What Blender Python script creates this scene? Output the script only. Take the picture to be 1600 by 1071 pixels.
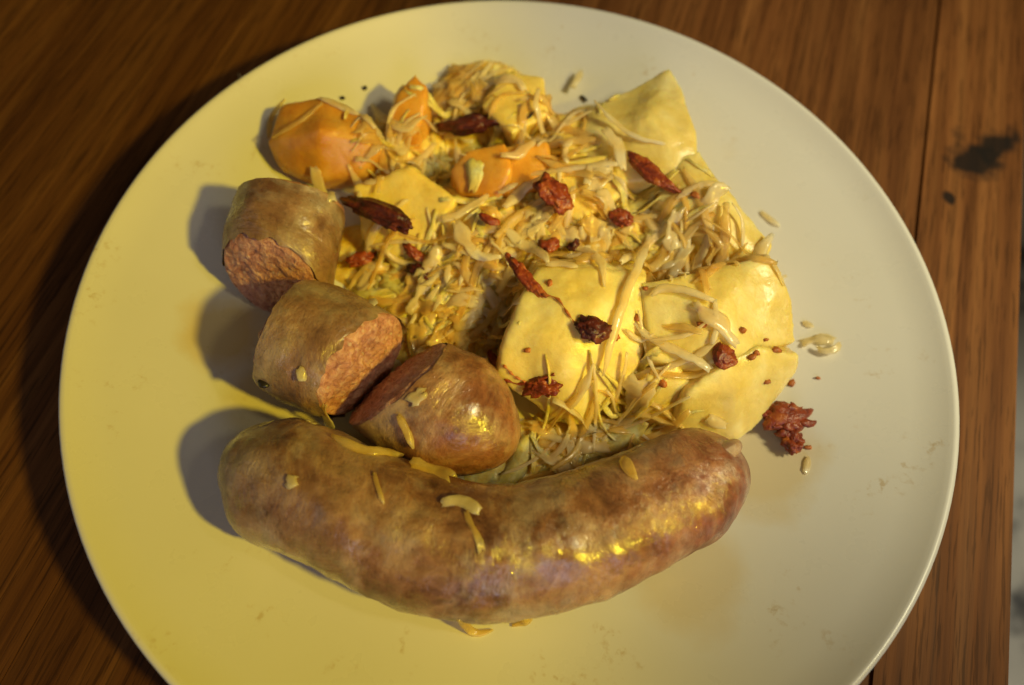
import bpy, bmesh, math, random
from mathutils import Vector, Matrix, noise
from mathutils.bvhtree import BVHTree

sc = bpy.context.scene
COL = sc.collection
for _o in list(bpy.data.objects):
    bpy.data.objects.remove(_o)

# ------------------------------------------------------------------ camera
cd = bpy.data.cameras.new('camera')
cam = bpy.data.objects.new('camera', cd)
COL.objects.link(cam)
cam.matrix_world = Matrix([[0.995441, -0.095383, -0.0, -0.00115], [0.08684, 0.906284, -0.413651, -0.100728], [0.039455, 0.411765, 0.910435, 0.223312], [0.0, 0.0, 0.0, 1.0]])
cd.sensor_width = 36.0
cd.lens = 25.2
cd.clip_start = 0.005
cd.clip_end = 50.0
cd.dof.use_dof = True
cd.dof.focus_distance = 0.205
cd.dof.aperture_fstop = 5.6
sc.camera = cam

# ------------------------------------------------------------------ light
world = bpy.data.worlds.new('World')
sc.world = world
world.use_nodes = True
bg = world.node_tree.nodes['Background']
bg.inputs['Color'].default_value = (1.0, 0.80, 0.42, 1)
bg.inputs['Strength'].default_value = 0.07


def aim(o, loc, target):
    o.location = loc
    d = Vector(target) - Vector(loc)
    o.rotation_euler = d.to_track_quat('-Z', 'Y').to_euler()


def lamp(name, kind, loc, target, energy, color, **kw):
    l = bpy.data.lights.new(name, kind)
    l.energy = energy
    l.color = color
    for k, v in kw.items():
        setattr(l, k, v)
    o = bpy.data.objects.new(name, l)
    COL.objects.link(o)
    aim(o, loc, target)
    return o


# warm shaded lamp to the right, a dim cool window in front and to the left
lamp('warm_lamp', 'SPOT', (0.64, -0.29, 0.66), (-0.44, 0.02, 0.0), 34.0, (1.0, 0.75, 0.04),
     spot_size=math.radians(33.5), spot_blend=0.22, shadow_soft_size=0.035)
lamp('pale_fill', 'SPOT', (0.44, -0.04, 0.56), (0.166, 0.080, 0.0), 19.5, (1.0, 0.90, 0.54),  # added spot, cone shaped to put paler light on the right side
     spot_size=math.radians(43), spot_blend=1.0, shadow_soft_size=0.06)
lamp('window_light', 'AREA', (0.22, -0.72, 0.36), (0.05, -0.05, 0.0), 1.35, (0.78, 0.78, 1.0),
     shape='RECTANGLE', size=0.40, size_y=0.4)
lamp('side_window', 'AREA', (-0.85, -0.25, 0.42), (0.0, 0.0, 0.0), 0.38, (0.92, 0.92, 1.0),
     shape='RECTANGLE', size=0.5, size_y=0.6)
lamp('floor_fill', 'SPOT', (1.3, 0.2, 0.6), (0.75, -0.2, -0.72), 30.0, (1.0, 0.92, 0.72),  # added spot, only there to brighten the floor beyond the table edge
     spot_size=math.radians(50), spot_blend=0.6, shadow_soft_size=0.08)

sc.view_settings.view_transform = 'Standard'
sc.view_settings.look = 'None'
sc.view_settings.exposure = 0.0
sc.view_settings.gamma = 1.0
sc.view_settings.use_curve_mapping = False
sc.render.engine = 'CYCLES'
sc.cycles.use_denoising = True
sc.cycles.max_bounces = 8
sc.cycles.transparent_max_bounces = 24
sc.cycles.sample_clamp_indirect = 4.0


# ------------------------------------------------------------------ materials
class Mat:
    def __init__(self, name):
        self.m = bpy.data.materials.new(name)
        self.m.use_nodes = True
        self.t = self.m.node_tree
        self.b = self.t.nodes['Principled BSDF']
        self.tc = None

    def n(self, kind, **kw):
        x = self.t.nodes.new(kind)
        for k, v in kw.items():
            if k in x.inputs.keys():
                x.inputs[k].default_value = v
            else:
                setattr(x, k, v)
        return x

    def l(self, a, b):
        self.t.links.new(a, b)

    def coord(self, which='Object', scale=(1, 1, 1), rot=(0, 0, 0)):
        if self.tc is None:
            self.tc = self.n('ShaderNodeTexCoord')
        mp = self.n('ShaderNodeMapping')
        mp.inputs['Scale'].default_value = scale
        mp.inputs['Rotation'].default_value = rot
        self.l(self.tc.outputs[which], mp.inputs['Vector'])
        return mp.outputs['Vector']

    def noise(self, vec, scale, detail=4, rough=0.55, dist=0.0):
        x = self.n('ShaderNodeTexNoise', Scale=scale, Detail=detail, Roughness=rough, Distortion=dist)
        self.l(vec, x.inputs['Vector'])
        return x.outputs['Fac']

    def ramp(self, fac, stops):
        r = self.n('ShaderNodeValToRGB')
        e = r.color_ramp.elements
        while len(e) > 1:
            e.remove(e[-1])
        e[0].position, c = stops[0][0], stops[0][1]
        e[0].color = (*c, 1) if len(c) == 3 else c
        for p, c in stops[1:]:
            k = e.new(p)
            k.color = (*c, 1) if len(c) == 3 else c
        self.l(fac, r.inputs['Fac'])
        return r.outputs['Color']

    def mix(self, fac, a, b, mode='MIX'):
        x = self.n('ShaderNodeMix', data_type='RGBA', blend_type=mode)
        for s, v in (('Factor', fac), ('A', a), ('B', b)):
            i = [q for q in x.inputs if q.name == s and (q.type == 'RGBA' or s == 'Factor' and q.type == 'VALUE')][0]
            if isinstance(v, (int, float)):
                i.default_value = v
            elif isinstance(v, tuple):
                i.default_value = (*v, 1)
            else:
                self.l(v, i)
        return [q for q in x.outputs if q.type == 'RGBA'][0]

    def math(self, op, a, b=0.0, clamp=False):
        x = self.n('ShaderNodeMath', operation=op, use_clamp=clamp)
        for i, v in ((0, a), (1, b)):
            if isinstance(v, (int, float)):
                x.inputs[i].default_value = v
            else:
                self.l(v, x.inputs[i])
        return x.outputs[0]

    def bump(self, h, dist, strength=1.0, prev=None):
        x = self.n('ShaderNodeBump', Strength=strength, Distance=dist)
        self.l(h, x.inputs['Height'])
        if prev is not None:
            self.l(prev, x.inputs['Normal'])
        return x.outputs['Normal']

    def set(self, **kw):
        for k, v in kw.items():
            i = self.b.inputs[k.replace('_', ' ')]
            if isinstance(v, (int, float)):
                i.default_value = v
            elif isinstance(v, tuple):
                i.default_value = (*v, 1) if i.type == 'RGBA' else v
            else:
                self.l(v, i)
        return self.m


def B3(v):
    return (v, v, v)


def mat_plate():
    M = Mat('glazed_cream_ceramic')
    co = M.coord()
    n = M.noise(co, 18, 3)
    col = M.ramp(n, [(0.3, (0.64, 0.61, 0.53)), (0.7, (0.67, 0.64, 0.57))])
    # dried broth specks and faint smears
    sm = M.noise(co, 55, 5, 0.65)
    sp = M.noise(co, 420, 3, 0.6)
    k = M.math('MULTIPLY', M.ramp(sm, [(0.58, B3(0)), (0.68, B3(1))]), M.ramp(sp, [(0.52, B3(0)), (0.66, B3(1))]))
    col = M.mix(M.math('MULTIPLY', k, 0.55), col, (0.42, 0.28, 0.09))
    # broth soaked film beside the food, with its own ragged shape
    for (bx, by, br, kk) in [(0.0794, -0.0353, 0.022, 0.55), (0.0566, -0.0718, 0.02, 0.4), (-0.0948, -0.0105, 0.016, 0.8), (-0.0782, -0.031, 0.014, 0.35), (-0.0476, -0.0302, 0.03, 0.7), (0.0027, -0.046, 0.03, 0.7), (0.0722, 0.0817, 0.008, 0.3)]:
        dv = M.n('ShaderNodeVectorMath', operation='DISTANCE')
        M.l(co, dv.inputs[0])
        dv.inputs[1].default_value = (bx, by, 0.008)
        q = M.math('ADD', M.math('DIVIDE', dv.outputs['Value'], br), M.math('MULTIPLY', M.math('SUBTRACT', M.noise(co, 60, 5), 0.5), 0.9))
        col = M.mix(M.math('MULTIPLY', M.ramp(q, [(0.55, B3(1)), (1.05, B3(0))]), kk), col, (0.58, 0.43, 0.15))
    rough = M.math('ADD', M.math('MULTIPLY', M.noise(co, 70, 4), 0.18), 0.20)
    nb = M.bump(M.noise(co, 35, 2), 0.0004, 0.25)
    return M.set(Base_Color=col, Roughness=rough, Normal=nb, IOR=1.5, Specular_IOR_Level=0.45)


def mat_wood():
    M = Mat('oiled_dark_oak')
    inf = M.n('ShaderNodeObjectInfo')
    sep = M.n('ShaderNodeCombineXYZ')
    M.l(M.math('MULTIPLY', inf.outputs['Random'], 37.0), sep.inputs['X'])
    M.l(M.math('MULTIPLY', inf.outputs['Random'], 91.0), sep.inputs['Y'])
    add = M.n('ShaderNodeVectorMath', operation='ADD')
    M.l(M.coord(), add.inputs[0])
    M.l(sep.outputs[0], add.inputs[1])
    base = add.outputs[0]

    def st(sx, sy, sz=3):
        mp = M.n('ShaderNodeMapping')
        mp.inputs['Scale'].default_value = (sx, sy, sz)
        M.l(base, mp.inputs['Vector'])
        return mp.outputs['Vector']
    g1 = M.noise(st(75, 3.5), 1.0, 5, 0.6, 0.7)
    g2 = M.noise(st(420, 6), 1.0, 4, 0.65)
    g3 = M.noise(st(900, 38), 1.0, 3, 0.6)
    col = M.ramp(g1, [(0.25, (0.060, 0.020, 0.006)), (0.5, (0.136, 0.052, 0.0155)), (0.75, (0.224, 0.096, 0.030))])
    col = M.mix(0.6, col, M.ramp(g2, [(0.3, B3(0.42)), (0.62, B3(1.1))]), 'MULTIPLY')
    pores = M.ramp(g3, [(0.40, B3(0.2)), (0.46, B3(1))])
    col = M.mix(0.5, col, pores, 'MULTIPLY')
    tone = M.ramp(inf.outputs['Random'], [(0, (0.62, 0.60, 0.60)), (0.5, (0.95, 0.95, 0.95)), (1, (1.35, 1.3, 1.25))])
    col = M.mix(1.0, col, tone, 'MULTIPLY')
    # scorch mark and droplet stain soaked into the edge board
    geo = M.n('ShaderNodeNewGeometry')
    for (cx, cy, r) in [(0.1768, 0.1022, 0.0125), (0.1874, 0.1103, 0.0115), (0.1616, 0.0787, 0.0034)]:
        v = M.n('ShaderNodeVectorMath', operation='DISTANCE')
        wob = M.n('ShaderNodeTexNoise', Scale=70.0, Detail=3.0)
        M.l(geo.outputs['Position'], wob.inputs['Vector'])
        off = M.n('ShaderNodeVectorMath', operation='SUBTRACT')
        M.l(wob.outputs['Color'], off.inputs[0])
        off.inputs[1].default_value = (0.5, 0.5, 0.5)
        sc_ = M.n('ShaderNodeVectorMath', operation='SCALE')
        M.l(off.outputs[0], sc_.inputs[0])
        sc_.inputs['Scale'].default_value = r * 2.4
        ad = M.n('ShaderNodeVectorMath', operation='ADD')
        M.l(geo.outputs['Position'], ad.inputs[0])
        M.l(sc_.outputs[0], ad.inputs[1])
        fl = M.n('ShaderNodeVectorMath', operation='MULTIPLY')
        M.l(ad.outputs[0], fl.inputs[0])
        fl.inputs[1].default_value = (1, 1, 0)
        M.l(fl.outputs[0], v.inputs[0])
        v.inputs[1].default_value = (cx, cy, 0)
        k = M.ramp(M.math('DIVIDE', v.outputs['Value'], r), [(0.55, B3(1)), (1.15, B3(0))])
        col = M.mix(M.math('MULTIPLY', k, 0.93), col, (0.008, 0.007, 0.007))
    nb = M.bump(g3, 0.00025, 0.5, M.bump(g2, 0.0004, 0.35))
    rough = M.math('ADD', M.math('MULTIPLY', g2, 0.25), 0.45)
    return M.set(Base_Color=col, Roughness=rough, Normal=nb, Specular_IOR_Level=0.10)


def mat_casing(name, dark, mid, light, grey, gloss, red_end=False):
    M = Mat(name)
    co = M.coord()
    uv = M.coord('UV')
    a = M.noise(co, 62, 6, 0.68, 0.5)
    b = M.noise(co, 240, 5, 0.65, 0.4)
    g = M.noise(co, 40, 5, 0.65, 0.4)
    col = M.ramp(a, [(0.32, dark), (0.47, mid), (0.64, light)])
    if red_end:
        sx = M.n('ShaderNodeSeparateXYZ')
        M.l(co, sx.inputs[0])
        k = M.math('ADD', M.math('MULTIPLY', M.math('SUBTRACT', sx.outputs['X'], 0.016), 20.0), M.math('MULTIPLY', M.math('SUBTRACT', g, 0.5), 1.6), True)
        col = M.mix(M.math('MULTIPLY', k, 0.92), col, M.ramp(a, [(0.32, (0.085, 0.017, 0.009)), (0.5, (0.23, 0.055, 0.025)), (0.66, (0.36, 0.135, 0.06))]))
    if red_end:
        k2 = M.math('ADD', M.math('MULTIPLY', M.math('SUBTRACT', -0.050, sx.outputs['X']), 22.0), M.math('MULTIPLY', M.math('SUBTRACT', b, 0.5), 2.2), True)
        col = M.mix(M.math('MULTIPLY', k2, 0.6), col, (0.25, 0.195, 0.165))  # greyer left end: skin tone plus a cool reflection painted in
    col = M.mix(M.ramp(g, [(0.50, B3(0)), (0.64, B3(0.8))]), col, grey)
    col = M.mix(0.5, col, M.ramp(b, [(0.32, B3(0.45)), (0.66, B3(1.25))]), 'MULTIPLY')
    specks = M.noise(co, 950, 3)
    col = M.mix(0.5, col, M.ramp(specks, [(0.28, B3(0.3)), (0.36, B3(1)), (0.72, B3(1.15))]), 'MULTIPLY')
    mpv = M.n('ShaderNodeMapping')
    mpv.inputs['Scale'].default_value = (620, 240, 1)
    M.l(uv, mpv.inputs['Vector'])
    w = M.noise(mpv.outputs['Vector'], 1.0, 5, 0.65, 1.6)
    wm = M.math('MULTIPLY', w, M.ramp(M.noise(co, 70, 2), [(0.4, B3(0.15)), (0.6, B3(1))]))
    nb = M.bump(a, 0.0030, 0.30)
    nb = M.bump(b, 0.0012, 0.22, nb)
    nb = M.bump(wm, 0.0014, 0.34, nb)
    nb = M.bump(specks, 0.0004, 0.12, nb)
    wet = M.noise(co, 80, 4)
    rough = M.ramp(wet, [(0.38, B3(gloss)), (0.62, B3(gloss + 0.26))])
    return M.set(Base_Color=col, Roughness=rough, Normal=nb, Specular_IOR_Level=0.5,
                 Subsurface_Weight=0.10, Subsurface_Radius=(1.0, 0.4, 0.2), Subsurface_Scale=0.003,
                 Coat_Weight=M.math('MULTIPLY', M.ramp(wet, [(0.40, B3(1)), (0.6, B3(0.15))]), 1.0), Coat_Roughness=0.06, Coat_Normal=M.bump(M.noise(co, 300, 3, 0.5), 0.0008, 0.34, M.bump(wm, 0.0016, 0.36)))


def mat_meat():
    M = Mat('cut_sausage_meat')
    co = M.coord()
    a = M.noise(co, 420, 5, 0.7, 0.5)
    b = M.noise(co, 120, 3)
    col = M.ramp(a, [(0.30, (0.28, 0.095, 0.070)), (0.5, (0.56, 0.255, 0.185)), (0.70, (0.74, 0.46, 0.35))])
    col = M.mix(0.5, col, M.ramp(b, [(0.3, B3(0.6)), (0.7, B3(1.15))]), 'MULTIPLY')
    vo = M.n('ShaderNodeTexVoronoi', Scale=300.0, Randomness=1.0)
    M.l(co, vo.inputs['Vector'])
    fat = M.ramp(M.math('ADD', vo.outputs['Distance'], M.math('MULTIPLY', a, 0.5)), [(0.34, B3(1)), (0.44, B3(0))])
    col = M.mix(M.math('MULTIPLY', fat, 0.65), col, (0.72, 0.52, 0.40))
    nb = M.bump(a, 0.003, 0.55)
    return M.set(Base_Color=col, Roughness=0.40, Normal=nb, Subsurface_Weight=0.15,
                 Subsurface_Radius=(1.0, 0.4, 0.25), Subsurface_Scale=0.003)


def mat_soft(name, c0, c1, c2, sss=0.6, rough=0.36, s1=60, bumpd=0.0007, radius=(1.0, 0.75, 0.3), mottle=0.12):
    M = Mat(name)
    co = M.coord()
    a = M.noise(co, s1, 5, 0.62, 0.4)
    f = M.noise(co, 520, 5, 0.7)
    g = M.noise(co, 190, 4, 0.6, 0.5)
    col = M.ramp(a, [(0.30, c0), (0.5, c1), (0.70, c2)])
    col = M.mix(mottle, col, M.ramp(g, [(0.32, B3(0.62)), (0.6, B3(1.12))]), 'MULTIPLY')
    col = M.mix(mottle, col, M.ramp(f, [(0.3, B3(0.6)), (0.7, B3(1.2))]), 'MULTIPLY')
    nb = M.bump(f, bumpd, 0.3, M.bump(g, 0.0011, 0.25))
    wet = M.noise(co, 90, 4)
    r = M.ramp(wet, [(0.40, B3(rough - 0.16)), (0.62, B3(rough + 0.16))])
    return M.set(Base_Color=col, Roughness=r, Normal=nb, Subsurface_Weight=sss,
                 Subsurface_Radius=radius, Subsurface_Scale=0.0045, Specular_IOR_Level=0.5)


def mat_kraut(name, c0, c1, c2, clear=0.5):
    M = Mat(name)
    co = M.coord()
    inf = M.n('ShaderNodeObjectInfo')
    a = M.noise(co, 130, 4, 0.55)
    col = M.ramp(a, [(0.3, c0), (0.5, c1), (0.72, c2)])
    f = M.noise(co, 600, 3)
    nb = M.bump(f, 0.0005, 0.4, M.bump(M.noise(co, 220, 2), 0.0008, 0.4))
    M.set(Base_Color=col, Roughness=0.20, Normal=nb, Specular_IOR_Level=0.6, Coat_Weight=0.9, Coat_Roughness=0.07, Coat_Normal=M.bump(M.noise(co, 260, 2), 0.0008, 0.3))
    tr = M.n('ShaderNodeBsdfTranslucent')
    M.l(col, tr.inputs['Color'])
    mx = M.n('ShaderNodeMixShader')
    mx.inputs[0].default_value = 0.64
    M.l(M.b.outputs[0], mx.inputs[1])
    M.l(tr.outputs[0], mx.inputs[2])
    cl = M.n('ShaderNodeBsdfTransparent')
    cl.inputs['Color'].default_value = (0.99, 0.92, 0.66, 1)
    m2 = M.n('ShaderNodeMixShader')
    M.l(M.ramp(M.noise(co, 95, 3), [(0.35, B3(clear)), (0.65, B3(clear * 0.25))]), m2.inputs[0])
    M.l(mx.outputs[0], m2.inputs[1])
    M.l(cl.outputs[0], m2.inputs[2])
    M.l(m2.outputs[0], M.t.nodes['Material Output'].inputs['Surface'])
    return M.m


def mat_bacon(name, c0, c1, c2):
    M = Mat(name)
    co = M.coord()
    a = M.noise(co, 260, 4, 0.65, 0.5)
    f = M.noise(co, 900, 3)
    col = M.ramp(a, [(0.3, c0), (0.5, c1), (0.72, c2)])
    nb = M.bump(f, 0.0006, 0.6, M.bump(a, 0.0012, 0.6))
    return M.set(Base_Color=col, Roughness=0.34, Normal=nb, Specular_IOR_Level=0.5)


def mat_plain(name, c, rough=0.5, **kw):
    M = Mat(name)
    co = M.coord()
    col = M.mix(0.6, tuple(c), M.ramp(M.noise(co, 900, 3), [(0.3, B3(0.5)), (0.7, B3(1.3))]), 'MULTIPLY')
    return M.set(Base_Color=col, Roughness=rough, **kw)


def mat_floor():
    M = Mat('pale_mottled_floor')
    co = M.coord()
    a = M.noise(co, 9, 5, 0.6)
    col = M.ramp(a, [(0.36, (0.08, 0.08, 0.08)), (0.44, (0.50, 0.48, 0.42)), (0.7, (0.66, 0.63, 0.53))])
    return M.set(Base_Color=col, Roughness=0.8)


MT = dict(
    plate=mat_plate(), wood=mat_wood(), floor=mat_floor(), meat=mat_meat(), 
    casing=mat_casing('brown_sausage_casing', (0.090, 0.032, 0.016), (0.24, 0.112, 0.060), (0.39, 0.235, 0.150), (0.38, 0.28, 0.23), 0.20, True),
    casing_grey=mat_casing('grey_sausage_casing', (0.16, 0.070, 0.036), (0.28, 0.150, 0.080), (0.37, 0.255, 0.165), (0.36, 0.29, 0.24), 0.20),
    casing_red=mat_casing('red_brown_sausage_casing', (0.12, 0.034, 0.016), (0.27, 0.108, 0.052), (0.40, 0.215, 0.115), (0.46, 0.32, 0.22), 0.17),
    potato=mat_soft('boiled_potato', (0.72, 0.52, 0.11), (0.80, 0.62, 0.19), (0.88, 0.76, 0.35)),
    potato_deep=mat_soft('yellow_waxy_potato', (0.74, 0.49, 0.08), (0.82, 0.60, 0.15), (0.88, 0.72, 0.26)),
    carrot=mat_soft('boiled_carrot', (0.57, 0.22, 0.020), (0.66, 0.31, 0.038), (0.72, 0.42, 0.09), rough=0.33),
    kraut=mat_kraut('sauerkraut', (0.94, 0.70, 0.22), (0.97, 0.80, 0.36), (0.98, 0.88, 0.54), 0.58),
    kraut_bed=mat_soft('sauerkraut_bed', (0.80, 0.48, 0.07), (0.88, 0.62, 0.15), (0.94, 0.80, 0.36), 0.6, 0.28, 150, 0.0014, mottle=0.4),
    kraut_pale=mat_kraut('pale_cabbage', (0.96, 0.84, 0.48), (0.99, 0.91, 0.66), (0.99, 0.96, 0.84), 0.36),
    bacon=mat_bacon('smoked_bacon', (0.10, 0.012, 0.005), (0.26, 0.040, 0.010), (0.48, 0.15, 0.025)),
    bacon_dark=mat_bacon('dark_bacon', (0.022, 0.004, 0.004), (0.075, 0.011, 0.007), (0.20, 0.040, 0.014)),
    crumb=mat_plain('paprika_crumb', (0.45, 0.13, 0.02), 0.5),
    seed=mat_plain('caraway_seed', (0.018, 0.013, 0.010), 0.35),
)


# ------------------------------------------------------------------ object helpers
def tag(o, label=None, cat=None, group=None, kind=None):
    for k, v in (('label', label), ('category', cat), ('group', group), ('kind', kind)):
        if v:
            o[k] = v
    return o


def mesh_obj(name, verts, faces, mat, parent=None, uvs=None, smooth=True):
    me = bpy.data.meshes.new(name)
    me.from_pydata([tuple(v) for v in verts], [], faces)
    if uvs is not None:
        ul = me.uv_layers.new(name='UVMap')
        for lp in me.loops:
            ul.data[lp.index].uv = uvs[lp.vertex_index]
    if smooth:
        me.polygons.foreach_set('use_smooth', smooth if isinstance(smooth, list) else [True] * len(me.polygons))
    me.materials.append(MT[mat])
    me.update()
    o = bpy.data.objects.new(name, me)
    COL.objects.link(o)
    if parent is not None:
        o.parent = parent
    return o


def recentre(o):
    """move the object's origin to the middle of its footprint"""
    me = o.data
    n = len(me.vertices)
    c = Vector((0, 0, 0))
    zmin = min(v.co.z for v in me.vertices)
    for v in me.vertices:
        c += v.co
    c /= n
    c.z = zmin
    me.transform(Matrix.Translation(-c))
    o.location = o.location + c
    return o


def empty(name, loc):
    o = bpy.data.objects.new(name, None)
    o.empty_display_size = 0.02
    COL.objects.link(o)
    o.location = loc
    return o


def plate_z(x, y):
    r = math.hypot(x, y)
    return 0.006 if r < 0.055 else 0.006 + 0.019 * ((r - 0.055) / 0.08) ** 2


def fbm(p, s, octv=3):
    v, a = 0.0, 1.0
    q = Vector(p) * s
    for _ in range(octv):
        v += a * noise.noise(q)
        q = q * 2.03 + Vector((7.1, 3.3, 5.7))
        a *= 0.5
    return v


# ------------------------------------------------------------------ table, floor
GA = math.radians(-13.0)
table = tag(empty('wooden_table', (0, 0, -0.03)), 'dark brown oak table top of glued staves under the plate', 'table')
bpy.context.view_layer.update()
us = [0.1685 - 0.040]
random.seed(4)
edges = [0.1685, 0.1285]
while edges[-1] > -0.42:
    edges.append(edges[-1] - random.uniform(0.050, 0.085))
ca, sa = math.cos(GA), math.sin(GA)
for i in range(len(edges) - 1):
    u1, u0 = edges[i] - 0.00003, edges[i + 1] + 0.00003
    bm = bmesh.new()
    bmesh.ops.create_cube(bm, size=1.0)
    bmesh.ops.scale(bm, vec=(u1 - u0, 1.30, 0.03), verts=bm.verts)
    bmesh.ops.bevel(bm, geom=[e for e in bm.edges], offset=0.0012 if i == 0 else 0.00015, segments=2, affect='EDGES')
    me = bpy.data.meshes.new('plank')
    bm.to_mesh(me)
    bm.free()
    me.materials.append(MT['wood'])
    o = bpy.data.objects.new('plank', me)
    COL.objects.link(o)
    o.parent = table
    um = (u0 + u1) / 2
    v0 = random.uniform(-0.03, 0.03) if i else 0.0
    o.location = (um * ca - (0.10 + 0 * v0) * sa, um * sa + 0.10 * ca, 0.015)
    o.rotation_euler = (0, 0, GA)
floor = mesh_obj('floor', [(-2, -2, -0.72), (3, -2, -0.72), (3, 3, -0.72), (-2, 3, -0.72)], [(0, 1, 2, 3)], 'floor', smooth=False)
tag(floor, kind='structure')

# ------------------------------------------------------------------ plate
prof = [(0.0, 0.0030), (0.040, 0.0030), (0.050, 0.0030), (0.0515, 0.0005), (0.0545, 0.0005), (0.056, 0.0030)]
for k in range(1, 13):
    r = 0.056 + (0.1342 - 0.056) * k / 12
    prof.append((r, plate_z(r, 0) - 0.0038 + 0.0010 * (k / 12)))
prof += [(0.1352, 0.0226), (0.1357, 0.0236), (0.1355, 0.0247), (0.1346, 0.0252), (0.1335, 0.0249)]
for k in range(15, -1, -1):
    r = 0.1325 * k / 15
    prof.append((r, plate_z(r, 0)))
NS = 160
vs, fs, = [], []
for (r, z) in prof:
    for j in range(NS):
        a = 2 * math.pi * j / NS
        vs.append((r * math.cos(a), r * math.sin(a), z))
for i in range(len(prof) - 1):
    for j in range(NS):
        a, b = i * NS + j, i * NS + (j + 1) % NS
        fs.append((a, b, b + NS, a + NS))
bm = bmesh.new()
plate = mesh_obj('dinner_plate', vs, fs, 'plate')
bm.from_mesh(plate.data)
bmesh.ops.remove_doubles(bm, verts=bm.verts, dist=1e-6)
bmesh.ops.recalc_face_normals(bm, faces=bm.faces)
bm.to_mesh(plate.data)
bm.free()
tag(plate, 'round cream glazed dinner plate holding the whole meal', 'plate')

SOLID = []          # (object, kind) used to rest small things on


def bake(o):
    dg = bpy.context.evaluated_depsgraph_get()
    me = bpy.data.meshes.new_from_object(o.evaluated_get(dg))
    old = o.data
    o.modifiers.clear()
    o.data = me
    me.name = o.name
    bpy.data.meshes.remove(old)
    return o


def hull_solid(name, pts, mat, label, cat, group=None, thick=(0, 0.004, -0.014), smooth_it=9, lump=0.00042, voxel=0.0010, kind='veg'):
    """rounded chunk: hull of the visible face points and the same points pushed back by thick"""
    pts = [Vector(p) for p in pts]
    ctr = sum(pts, Vector()) / len(pts)
    pts = [ctr + (p - ctr) * 1.035 for p in pts]
    allp = list(pts)
    t = Vector(thick)
    for p in pts:
        q = p + t
        q.z = max(q.z, plate_z(q.x, q.y) + 0.0005)
        allp.append(q)
    bm = bmesh.new()
    for p in allp:
        bm.verts.new(p)
    bmesh.ops.convex_hull(bm, input=bm.verts)
    me = bpy.data.meshes.new(name)
    bm.to_mesh(me)
    bm.free()
    me.materials.append(MT[mat])
    o = bpy.data.objects.new(name, me)
    COL.objects.link(o)
    m = o.modifiers.new('r', 'REMESH')
    m.mode = 'VOXEL'
    m.voxel_size = voxel
    m = o.modifiers.new('s', 'SMOOTH')
    m.factor = 0.5
    m.iterations = smooth_it
    bake(o)
    me = o.data
    me.update()
    sd = random.random() * 100
    off = Vector((sd, sd * 1.7, -sd))
    nr = [v.normal.copy() for v in me.vertices]
    for v, n in zip(me.vertices, nr):
        v.co = v.co + n * (lump * 3.2 * fbm(v.co + off, 55, 2) + lump * 0.55 * fbm(v.co + off, 240, 2))
    me.polygons.foreach_set('use_smooth', [True] * len(me.polygons))
    me.update()
    recentre(o)
    tag(o, label, cat, group)
    SOLID.append((o, kind))
    return o


def catmull(pts, n):
    P_ = [Vector(p) for p in pts]
    P_ = [P_[0] * 2 - P_[1]] + P_ + [P_[-1] * 2 - P_[-2]]
    m = len(P_) - 3
    out = []
    for i in range(n):
        t = i / (n - 1) * m
        k = min(int(t), m - 1)
        u = t - k
        a, b, c, d = P_[k:k + 4]
        out.append(0.5 * ((2 * b) + (c - a) * u + (2 * a - 5 * b + 4 * c - d) * u * u + (3 * b - a - 3 * c + d) * u ** 3))
    return out


def tube(name, line, radii, mat, nseg, lump, parent=None, closed0=True, closed1=True, seed=0.0, ragged=0.0, squash=0.94, n0=None, n1=None):
    """swept skin with lumps; line and radii have equal length; optional closed ends"""
    n = len(line)
    vs, uvs, fs = [], [], []
    s = 0.0
    off = Vector((seed, seed * 0.7, -seed * 1.3))
    for i in range(n):
        t = (line[min(i + 1, n - 1)] - line[max(i - 1, 0)]).normalized()
        side = t.cross(Vector((0, 0, 1))).normalized()
        up = side.cross(t)
        if i:
            s += (line[i] - line[i - 1]).length
        for j in range(nseg):
            a = 2 * math.pi * j / nseg
            d = side * math.cos(a) + up * (math.sin(a) * squash)
            p = line[i] + d * radii[i]
            k = min(1.0, radii[i] / 0.010)
            p = p + d * k * (lump * 1.6 * fbm(p + off, 38, 2) + lump * 0.9 * fbm(p + off, 110, 2) + lump * 0.35 * fbm(p + off, 380, 2))
            if ragged and ((i == n - 1 and not closed1) or (i == 0 and not closed0)):
                p = p + t * (ragged if i else ragged * 0.3) * fbm(p + off, 220, 3)
            for nn, w in ((n1, i / (n - 1)), (n0, 1 - i / (n - 1))):
                if nn is not None:
                    q = p - line[i]
                    q = q - t * q.dot(t)
                    p = p - t * (q.dot(nn) / nn.dot(t)) * w * w
            vs.append(p)
            uvs.append((s, a * 0.018))
    for i in range(n - 1):
        for j in range(nseg):
            a, b = i * nseg + j, i * nseg + (j + 1) % nseg
            fs.append((a, b, b + nseg, a + nseg))
    if closed0:
        vs.append(line[0]); uvs.append((0, 0)); c = len(vs) - 1
        fs += [(c, (j + 1) % nseg, j) for j in range(nseg)]
    if closed1:
        vs.append(line[-1]); uvs.append((s, 0)); c = len(vs) - 1
        b = (n - 1) * nseg
        fs += [(c, b + j, b + (j + 1) % nseg) for j in range(nseg)]
    return mesh_obj(name, vs, fs, mat, parent, uvs)


def end_profile(u, L, r, e0, e1, p0=2.2, p1=2.2):
    """radius at arc position u for a tube with rounded ends of depth e0, e1"""
    k = 1.0
    if e0 and u < e0:
        k = min(k, max(0.0, 1 - (1 - u / e0) ** p0) ** (1 / p0))
    if e1 and L - u < e1:
        k = min(k, max(0.0, 1 - (1 - (L - u) / e1) ** p1) ** (1 / p1))
    return r * k


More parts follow.
